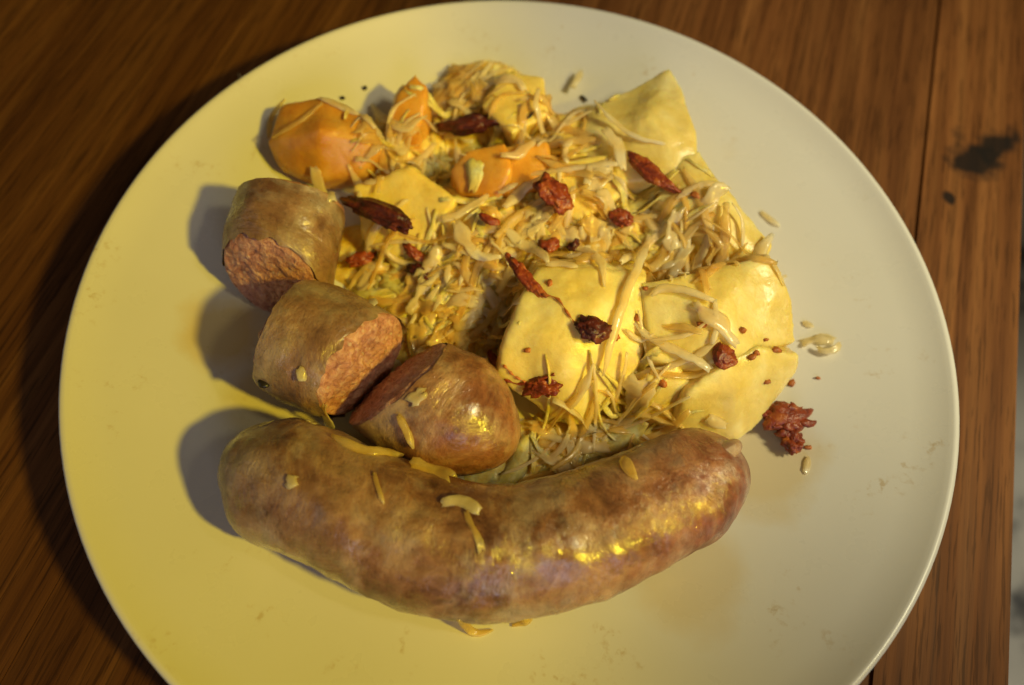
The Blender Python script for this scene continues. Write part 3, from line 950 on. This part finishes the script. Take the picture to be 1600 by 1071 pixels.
S('small scrap on the dark side of the middle sausage piece', [(-0.0587, -0.0309, 0.0380), (-0.0569, -0.0336, 0.0358)], 14 * PX, nc=4, lift=0.0008)
S('leafy scrap at the right shoulder of the farthest sausage piece', [(-0.0736, 0.0484, 0.0093), (-0.0612, 0.0263, 0.0340)], 22 * PX, nc=5, lift=0.0008)
S('white rounded bit on the whole sausage right end', [(0.0595, -0.0271, 0.0193), (0.0657, -0.0274, 0.0166)], 22 * PX, nc=5, lift=0.002, cup=0.4, ruffle=0.05)
S('tiny white crumb on the upper left plate rim', [(-0.1210, 0.1071, 0.0000), (-0.1046, 0.0831, 0.0249)], 9 * PX, lift=0.0006)
S('leafy bit at the right foot of the tapered tip', [(0.0066, -0.0314, 0.0078), (0.0127, -0.0321, 0.0082)], 24 * PX, 'kraut', nc=5, lift=0.002)
S('wet white scrap lying apart on the plate at the far right', [(0.0943, 0.0053, 0.0107), (0.0991, 0.0072, 0.0119), (0.1036, 0.0066, 0.0131)], 18 * PX, nc=5, lift=0.001, ruffle=0.4)
S('curled end of the wet white scrap at the far right', [(0.0980, 0.0030, 0.0115), (0.1013, 0.0021, 0.0124), (0.1045, 0.0047, 0.0133)], 14 * PX, nc=5, lift=0.0024, ruffle=0.4)
S('tiny flake above the wet white scrap', [(0.0952, 0.0131, 0.0110), (0.0982, 0.0114, 0.0117)], 10 * PX, lift=0.0006)
S('small grey sliver on the plate right of the whole sausage', [(0.0927, -0.0337, 0.0117), (0.0914, -0.0393, 0.0119)], 10 * PX, lift=0.0006)
S('wet shred peeking out under the whole sausage front', [(-0.0078, -0.0904, 0.0098), (-0.0032, -0.0925, 0.0102), (0.0012, -0.0913, 0.0100)], 12 * PX, 'kraut', lift=0.0006)
S('second small shred under the whole sausage front', [(0.0064, -0.0897, 0.0096), (0.0109, -0.0882, 0.0094)], 9 * PX, 'kraut', lift=0.0006)

ZONES = [
    # place, spots, radius, count of shreds, widths in mm, count of leaf pieces
    ('in the heap behind the big front potato', [(-0.0112, 0.0320, 0.0240), (-0.0043, 0.0257, 0.0234), (0.0016, 0.0310, 0.0239), (0.0149, 0.0236, 0.0223), (0.0208, 0.0310, 0.0233), (0.0298, 0.0263, 0.0205)], 0.012, 26, (1.2, 1.8, 2.4, 3.0, 3.8), 12),
    ('in the tangle left of the front potato', [(-0.0244, 0.0168, 0.0182), (-0.0169, 0.0065, 0.0166), (-0.0111, 0.0112, 0.0179), (-0.0224, -0.0002, 0.0150), (-0.0139, -0.0025, 0.0120)], 0.010, 22, (1.2, 1.8, 2.4, 3.2, 4.0), 12),
    ('behind the central carrots', [(-0.0331, 0.0867, 0.0168), (-0.0241, 0.0913, 0.0212), (-0.0117, 0.0827, 0.0287), (-0.0024, 0.0787, 0.0295), (-0.0263, 0.1007, 0.0194), (0.0094, 0.0761, 0.0260)], 0.010, 26, (1.2, 1.8, 2.6, 3.6), 10),
    ('between the big carrot and the yellow cube', [(-0.0484, 0.0622, 0.0172), (-0.0678, 0.0857, 0.0148), (-0.0540, 0.0686, 0.0174), (-0.0715, 0.0873, 0.0160), (-0.0529, 0.0588, 0.0129)], 0.006, 20, (1.2, 1.6, 2.2, 3.0), 4),
    ('on the right potatoes by the black seed', [(0.0521, 0.0378, 0.0334), (0.0480, 0.0258, 0.0246), (0.0588, 0.0154, 0.0363), (0.0686, 0.0282, 0.0323), (0.0474, -0.0023, 0.0343), (0.0514, -0.0097, 0.0330)], 0.010, 34, (1.2, 1.8, 2.4, 3.2), 7),
    ('in the dark gap behind the whole sausage', [(0.0378, -0.0210, 0.0163), (0.0335, -0.0291, 0.0079), (0.0175, -0.0330, 0.0086), (0.0256, -0.0343, 0.0085), (0.0415, -0.0307, 0.0087), (0.0147, -0.0371, 0.0088)], 0.009, 30, (1.0, 1.4, 1.8, 2.6), 6),
    ('between sausage pieces and yellow cube', [(-0.0370, 0.0120, 0.0114), (-0.0353, 0.0003, 0.0112), (-0.0419, 0.0162, 0.0117), (-0.0296, 0.0066, 0.0140), (-0.0521, 0.0238, 0.0098)], 0.009, 16, (1.2, 1.8, 2.6), 6),
    ('around the yellow potato right of the carrots', [(0.0146, 0.0507, 0.0307), (0.0111, 0.0412, 0.0290), (0.0235, 0.0418, 0.0302), (0.0275, 0.0559, 0.0294), (0.0079, 0.0745, 0.0192)], 0.010, 20, (1.0, 1.6, 2.2, 3.0), 4),
]


def loose(rnd, c, rad, lo=0.007, hi=0.021):
    a = rnd.uniform(0, 2 * math.pi)
    r = rad * math.sqrt(rnd.random())
    x, y = c[0] + r * math.cos(a), c[1] + r * math.sin(a)
    th = rnd.gauss(0.6, 0.9) + (math.pi if rnd.random() < 0.5 else 0)
    L = rnd.uniform(lo, hi)
    bend = rnd.gauss(0, 0.8)
    pts = []
    px, py = x - math.cos(th) * L / 2, y - math.sin(th) * L / 2
    for k in range(4):
        pts.append((px, py))
        px += math.cos(th) * L / 3
        py += math.sin(th) * L / 3
        th += bend / 3 + rnd.gauss(0, 0.18)
    return pts, L, bend


for (place, cents, rad, cnt, widths, leaves) in ZONES:
    made = 0
    tries = 0
    while made < cnt + leaves and tries < (cnt + leaves) * 14:
        tries += 1
        leaf = made < leaves
        w = (RND.uniform(4.2, 8.5) if leaf else RND.choice(widths)) * 0.001
        pts, L, bend = loose(RND, RND.choice(cents), rad, 0.007 if leaf else 0.012, 0.014 if leaf else 0.034)
        z, kd = top(*pts[1])
        if kd in ('plate', 'sausage') or (kd == 'veg' and RND.random() > (0.04 if leaf else 0.30)):
            continue
        if any(top(p.x, p.y)[1] in ('plate', 'sausage') for p in catmull([Vector((q[0], q[1], 0)) for q in pts], 9)):
            continue
        tip = RND.random()
        lf = RND.uniform(0.0004, 0.0022) if leaf else RND.uniform(0.0002, 0.0016)
        ln = drape(pts, (lambda t: lf + (0.004 * (t - 0.4) if tip > 0.65 else 0.0)), 2)
        mat = RND.choice(['kraut', 'kraut_pale'])
        vs, fs, sm = ribbon(ln, w, RND.uniform(0.00022, 0.0004), RND, 7 if leaf else 3, RND.uniform(-0.06, 0.12), RND.gauss(0, 0.22), RND.gauss(0, 0.5), 0.2 if leaf else 0.12,
                            (RND.uniform(0.3, 1.0), RND.uniform(0.15, 0.8)), 0.36 if leaf else 0.24)
        o = recentre(mesh_obj('cabbage_leaf' if leaf else 'cabbage_shred', vs, fs, mat, smooth=sm))
        words = ['' if leaf else 'thin' if w < 0.0017 else 'mid-width',
                 'pale' if mat == 'kraut_pale' else 'yellow',
                 ('small' if w < 0.0055 else 'wide' if w > 0.007 else '') if leaf else ('short' if L < 0.015 else 'long' if L > 0.022 else ''),
                 'upturned' if leaf and tip > 0.65 else 'bent' if abs(bend) > 0.8 else 'straight' if abs(bend) < 0.25 else '']
        tag(o, ' '.join([q for q in words if q]) + (' leaf piece ' if leaf else ' shred ') + place, 'cabbage leaf' if leaf else 'cabbage shred', 'loose %s ' % ('leaf pieces' if leaf else 'shreds') + place)
        made += 1

# shreds that look alike in one place are told apart by their order from the left
alike = {}
for o in list(COL.objects):
    if o.get('group', '').startswith('loose'):
        alike.setdefault(o['label'], []).append(o)
ORD = ['leftmost', 'second from left', 'third from left', 'fourth from left', 'fifth from left', 'sixth from left', 'seventh from left']
for lb, os_ in alike.items():
    if len(os_) > 1:
        for k, o in enumerate(sorted(os_, key=lambda q: q.location.x)):
            o['label'] = lb + ', ' + ('rightmost' if k == len(os_) - 1 else ORD[min(k, 6)])

# the uncountable rest of the sauerkraut: lumpy bed plus fine shreds, one mesh
sv, sf = [Vector(v) for v in bv], [tuple(f) for f in bf]
need = 160
tries = 0
while need and tries < 12000:
    tries += 1
    c, r, h = RND.choice(BED)
    pts, L, bend = loose(RND, c, r * 0.95, 0.010, 0.026)
    z, kd = top(*pts[1])
    if kd != 'bed' or bed_h(*pts[1]) < 0.0025 or bed_h(*pts[3]) < 0.001 or bed_h(*pts[0]) < 0.001:
        continue
    if any(top(p.x, p.y)[1] in ('sausage', 'plate') for p in catmull([Vector((q[0], q[1], 0)) for q in pts], 9)):
        continue
    ln = drape(pts, RND.uniform(-0.0004, 0.0012), 1, 9)
    vs, fs, sm = ribbon(ln, RND.choice([0.001, 0.0015, 0.002, 0.003, 0.006]), 0.0004, RND, 5, RND.uniform(-0.1, 0.3), RND.gauss(0, 0.25), RND.gauss(0, 0.5), 0.2, (0.7, 0.6), 0.2, ns=9)
    o_ = len(sv)
    sv += vs
    sf += [tuple(i + o_ for i in f) for f in fs]
    need -= 1
kr = mesh_obj('sauerkraut', sv, sf, 'kraut_bed')
tag(kr, 'bed of fine wilted yellow sauerkraut under the potatoes and carrots', 'sauerkraut', kind='stuff')


# ------------------------------------------------------------------ bacon, seeds, crumbs
def lump(name, c, size, ang, mat, rnd, rough=0.28, freq=1.6, sub=4, tilt=0.0):
    """knobbly shred of smoked meat"""
    bm = bmesh.new()
    bmesh.ops.create_icosphere(bm, subdivisions=sub, radius=1.0)
    sd = Vector((rnd.random() * 40, rnd.random() * 40, rnd.random() * 40))
    for v in bm.verts:
        n = v.co.normalized()
        d = 1 + rough * 1.7 * fbm(n * freq + sd, 1.0, 2) - rough * 1.0 * abs(fbm(n * freq * 2.3 + sd, 1.0, 3)) + rough * 0.45 * fbm(n * freq * 6 + sd, 1.0, 2)
        v.co = n * d
        v.co.y += 0.25 * math.sin(v.co.x * 2.0 + sd.x)
    M_ = Matrix.Rotation(ang, 4, 'Z') @ Matrix.Rotation(tilt, 4, 'Y') @ Matrix.Diagonal((size[0] / 2, size[1] / 2, size[2] / 2, 1))
    bmesh.ops.transform(bm, matrix=M_, verts=bm.verts)
    me = bpy.data.meshes.new(name)
    bm.to_mesh(me)
    bm.free()
    me.polygons.foreach_set('use_smooth', [True] * len(me.polygons))
    me.materials.append(MT[mat])
    o = bpy.data.objects.new(name, me)
    COL.objects.link(o)
    zmin = min(v.co.z for v in me.vertices)
    me.transform(Matrix.Translation((0, 0, -zmin)))
    o.location = (c[0], c[1], c[2] - size[2] * 0.18)
    return o


def tuft(name, c, size, ang, mat, rnd, count):
    """shaggy clump of torn meat fibres, one mesh"""
    bm = bmesh.new()
    R_ = Matrix.Rotation(ang, 4, 'Z')
    for k in range(count):
        t0 = len(bm.verts)
        bmesh.ops.create_icosphere(bm, subdivisions=2 if k else 3, radius=1.0)
        bm.verts.ensure_lookup_table()
        nv = bm.verts[t0:]
        sd = Vector((rnd.random() * 40, rnd.random() * 40, k))
        core = k < 3
        L = rnd.uniform(0.20, 0.36) if not core else 0.66
        W = rnd.uniform(0.11, 0.22) if not core else 0.58
        for v in nv:
            n = v.co.normalized()
            v.co = n * (1 + 0.35 * fbm(n * 1.5 + sd, 1.0, 1))
            v.co.y += 0.8 * v.co.x ** 2 * (1 if k % 2 else -1)
        th, ph = rnd.uniform(0, 2 * math.pi), rnd.uniform(-0.2, 0.9)
        rr = (0.15 if core else rnd.uniform(0.45, 0.72))
        p = Vector((math.cos(th) * math.cos(ph) * rr, math.sin(th) * math.cos(ph) * rr, max(0, math.sin(ph)) * rr))
        m = Matrix.Translation(p) @ Matrix.Rotation(rnd.uniform(0, 6.28), 4, 'Z') @ Matrix.Rotation(rnd.gauss(-0.3, 0.5), 4, 'Y') @ Matrix.Diagonal((L, W, W, 1))
        bmesh.ops.transform(bm, matrix=R_ @ Matrix.Diagonal((size[0] / 2, size[1] / 2, size[2] / 2, 1)) @ m, verts=nv)
    me = bpy.data.meshes.new(name)
    bm.to_mesh(me)
    bm.free()
    me.polygons.foreach_set('use_smooth', [True] * len(me.polygons))
    me.materials.append(MT[mat])
    o = bpy.data.objects.new(name, me)
    COL.objects.link(o)
    me.transform(Matrix.Translation((0, 0, -min(v.co.z for v in me.vertices))))
    o.location = (c[0], c[1], c[2] - size[2] * 0.12)
    return o


def bacon(label, a, b, wpx, hpx, mat='bacon', rough=0.30, dz=0.0, freq=1.6):
    a, b = Vector(a), Vector(b)
    c = (a + b) / 2
    c.z = max(top(c.x, c.y)[0], min(a.z, b.z)) + dz
    d = b - a
    L = max(d.length, wpx * PX * 0.8)
    if rough >= 0.4:
        return tag(tuft('bacon_bit', c, (L, wpx * PX, hpx * PX), math.atan2(d.y, d.x), mat, RND, 34), label, 'bacon bit', 'smoked bacon bits')
    o = lump('bacon_bit', c, (L, wpx * PX, hpx * PX), math.atan2(d.y, d.x), mat, RND, rough, freq, tilt=-math.atan2(d.z, math.hypot(d.x, d.y)) * 0.6)
    return tag(o, label, 'bacon bit', 'smoked bacon bits')


bacon('dark glossy bacon strip beside the yellow potato cube', (-0.0604, 0.0379, 0.0068), (-0.0370, 0.0230, 0.0170), 42, 34, 'bacon_dark', 0.22, 0.003)
bacon('red tail end of the dark strip by the yellow cube', (-0.0400, 0.0252, 0.0185), (-0.0330, 0.0197, 0.0151), 22, 18, 'bacon', 0.30, 0.0005)
bacon('shaggy red bacon lump next to the middle sausage piece', (-0.0607, 0.0187, 0.0081), (-0.0493, 0.0231, 0.0097), 36, 30, 'bacon', 0.40, 0.002)
bacon('shadowed black red bacon knob below the dark strip', (-0.0380, 0.0192, 0.0115), (-0.0309, 0.0133, 0.0145), 26, 20, 'bacon_dark', 0.3)
bacon('dark bacon shred behind the central carrot with a white flake', (-0.0338, 0.0754, 0.0126), (-0.0130, 0.0730, 0.0277), 36, 28, 'bacon_dark', 0.30, 0.003)
bacon('upright red bacon chunk in the centre right of the carrots', (0.0044, 0.0455, 0.0291), (0.0107, 0.0332, 0.0251), 50, 34, 'bacon', 0.24, 0.003)
bacon('shaggy reddish bacon crumb left of the broad pale flake', (0.0256, 0.0378, 0.0235), (0.0352, 0.0344, 0.0252), 42, 32, 'bacon', 0.42, 0.003)
bacon('long spindle of dark red bacon on the back right potato', (0.0309, 0.0594, 0.0316), (0.0484, 0.0422, 0.0336), 30, 22, 'bacon', 0.22, 0.001, 1.1)
bacon('small smooth red sliver in the heap left of the upright chunk', (-0.0157, 0.0306, 0.0260), (-0.0088, 0.0291, 0.0249), 18, 14, 'bacon', 0.15, 0.004, 1.0)
bacon('half sunken red bacon square behind the potato ridge', (0.0044, 0.0236, 0.0223), (0.0110, 0.0241, 0.0227), 30, 20, 'bacon', 0.2, 0.0035)
bacon('small dark bacon nub right of the half sunken square', (0.0137, 0.0232, 0.0220), (0.0172, 0.0265, 0.0227), 16, 14, 'bacon_dark', 0.3, 0.0035)
bacon('tiny red chip just above the orange brown bacon shreds', (-0.0054, 0.0206, 0.0219), (-0.0043, 0.0172, 0.0214), 12, 9, 'bacon', 0.2, 0.003)
bacon('orange brown bacon shreds at the left end of the potato ridge', (-0.0038, 0.0128, 0.0182), (0.0063, 0.0016, 0.0341), 32, 24, 'bacon', 0.45, 0.003)
bacon('deep red round bacon bit on the big front potato slice', (0.0171, -0.0084, 0.0349), (0.0269, -0.0090, 0.0323), 44, 22, 'bacon_dark', 0.22, 0.0002)
bacon('ragged red bacon bit low on the big front potato by the sausage tip', (0.0046, -0.0247, 0.0182), (0.0124, -0.0231, 0.0260), 34, 18, 'bacon', 0.36, 0.0002)
bacon('plump red bacon bit on the front right potato wedge', (0.0574, -0.0107, 0.0331), (0.0639, -0.0142, 0.0312), 38, 22, 'bacon', 0.2, 0.0004)
bacon('large shaggy bacon tuft lying on the plate off the right sausage end', (0.0770, -0.0234, 0.0153), (0.0957, -0.0228, 0.0116), 74, 52, 'bacon', 0.45, 0.0003, 2.6)
bacon('lower red half of the bacon tuft off the right sausage end', (0.0846, -0.0287, 0.0095), (0.0910, -0.0296, 0.0109), 40, 34, 'bacon', 0.35, 0.0003)
bacon('small red bacon knot at the left corner of the big front potato', (-0.0074, -0.0085, 0.0064), (-0.0035, -0.0188, 0.0255), 16, 12, 'bacon', 0.3, 0.0006)


def fibre(label, pts, w, mat='crumb'):
    ln = drape(pts, 0.0005, 1, 12)
    rad = [w * (0.5 + 0.4 * math.sin(i * 1.9)) for i in range(12)]
    o = recentre(tube('bacon_fibre', ln, rad, mat, 8, 0.0001))
    return tag(o, label, 'bacon fibre', 'thin orange bacon fibres')


fibre('thin orange bacon thread leading to the deep red round bit', [(0.0063, 0.0016, 0.0341), (0.0109, 0.0000, 0.0354), (0.0141, -0.0044, 0.0357), (0.0174, -0.0083, 0.0350)], 0.0006)
fibre('orange bacon thread crossing the lower left of the big front potato', [(-0.0031, -0.0188, 0.0257), (0.0002, -0.0210, 0.0237), (0.0042, -0.0224, 0.0221)], 0.0006)
fibre('red bacon thread running level into the ragged low bit', [(-0.0024, -0.0218, 0.0218), (0.0024, -0.0228, 0.0214), (0.0093, -0.0219, 0.0263), (0.0121, -0.0212, 0.0283)], 0.0007, 'bacon')

random.seed(5)
CR = [('on the white curled shred of the right potato', (0.0526, 0.0000, 0.0376)), ('on the broad limp shred of the right potato', (0.0537, -0.0045, 0.0362)), ('near the right edge of the broad right potato', (0.0664, -0.0037, 0.0343)),
      ('beside the thin curved thread', (0.0422, -0.0118, 0.0309)), ('at the foot of the thin curved thread', (0.0447, -0.0198, 0.0260)), ('right of the deep red round bacon bit', (0.0292, -0.0091, 0.0311)),
      ('low on the left of the big front potato', (0.0036, -0.0149, 0.0298)), ('just behind the ridge start of the big front potato', (0.0083, 0.0060, 0.0341)), ('on the front right wedge by its upper edge', (0.0748, -0.0042, 0.0301)),
      ('on the front right wedge, right one of a close pair', (0.0711, -0.0098, 0.0318)), ('on the front right wedge, left one of a close pair', (0.0698, -0.0108, 0.0315)), ('near the sharp corner of the front right wedge', (0.0779, -0.0072, 0.0294)),
      ('in the middle of the front right wedge', (0.0766, -0.0154, 0.0242)), ('on the bare plate right of the front right wedge', (0.0983, -0.0070, 0.0117)), ('on the white forked shred at the back', (0.0228, 0.0487, 0.0308)),
      ('on the long potato slab below the bacon spindle', (0.0527, 0.0420, 0.0353)), ('on the ridge right of the longest shred', (0.0373, 0.0069, 0.0346)), ('on the top end of the thin curved thread', (0.0355, -0.0019, 0.0318)),
      ('on the shred between the two back carrots', (-0.0447, 0.0654, 0.0225)), ('in the heap right of the yellow cube', (-0.0223, 0.0228, 0.0208)), ('under the sharp corner of the front right wedge', (0.0902, -0.0089, 0.0098)), ('beside the large shaggy bacon tuft', (0.0931, -0.0305, 0.0115))]
for place, px in CR:
    c = Vector(px)
    s_ = random.uniform(0.0012, 0.0024)
    o = lump('bacon_crumb', c, (s_ * 1.4, s_, s_ * 0.8), random.uniform(0, 3), 'crumb', RND, 0.3, 1.5, 2)
    tag(o, 'tiny orange crumb ' + place, 'crumb', 'tiny orange crumbs')

SEEDS = [('black caraway seed on the back edge shreds behind the big carrot', (-0.0656, 0.0916, 0.0159), (-0.0641, 0.0909, 0.0154), 9),
         ('smaller black seed left of the one behind the big carrot', (-0.0731, 0.0856, 0.0159), (-0.0712, 0.0854, 0.0154), 8),
         ('dark seed in the crumpled flake above the yellow cube', (-0.0453, 0.0593, 0.0159), (-0.0427, 0.0593, 0.0142), 8),
         ('slim brown seed beside the white spike at the back', (0.0162, 0.1013, 0.0128), (0.0185, 0.0979, 0.0120), 7),
         ('shiny black caraway seed in front of the broad pale flake', (0.0448, 0.0225, 0.0240), (0.0476, 0.0249, 0.0237), 9),
         ('black seed at the left of the dark shred behind the carrot', (-0.0286, 0.0807, 0.0169), (-0.0265, 0.0791, 0.0169), 10),
         ('brown sliver seed on the back centre potato', (-0.0032, 0.0727, 0.0281), (-0.0012, 0.0760, 0.0291), 6),
         ('black seed on the plate under the middle sausage piece', (-0.0719, -0.0329, 0.0298), (-0.0684, -0.0340, 0.0298), 12),
         ('black seed tucked under the crescent leaf strip', (-0.0201, 0.0206, 0.0216), (-0.0182, 0.0189, 0.0223), 9)]
for label, a, b, w in SEEDS:
    a, b = Vector(a), Vector(b)
    d = b - a
    c = (a + b) / 2
    o = lump('caraway_seed', (c.x, c.y, c.z + 0.0006), (max(d.length, 0.0018), w * PX, w * PX * 0.8), math.atan2(d.y, d.x), 'seed', RND, 0.08, 1.2, 3)
    tag(o, label, 'seed', 'dark caraway seeds')
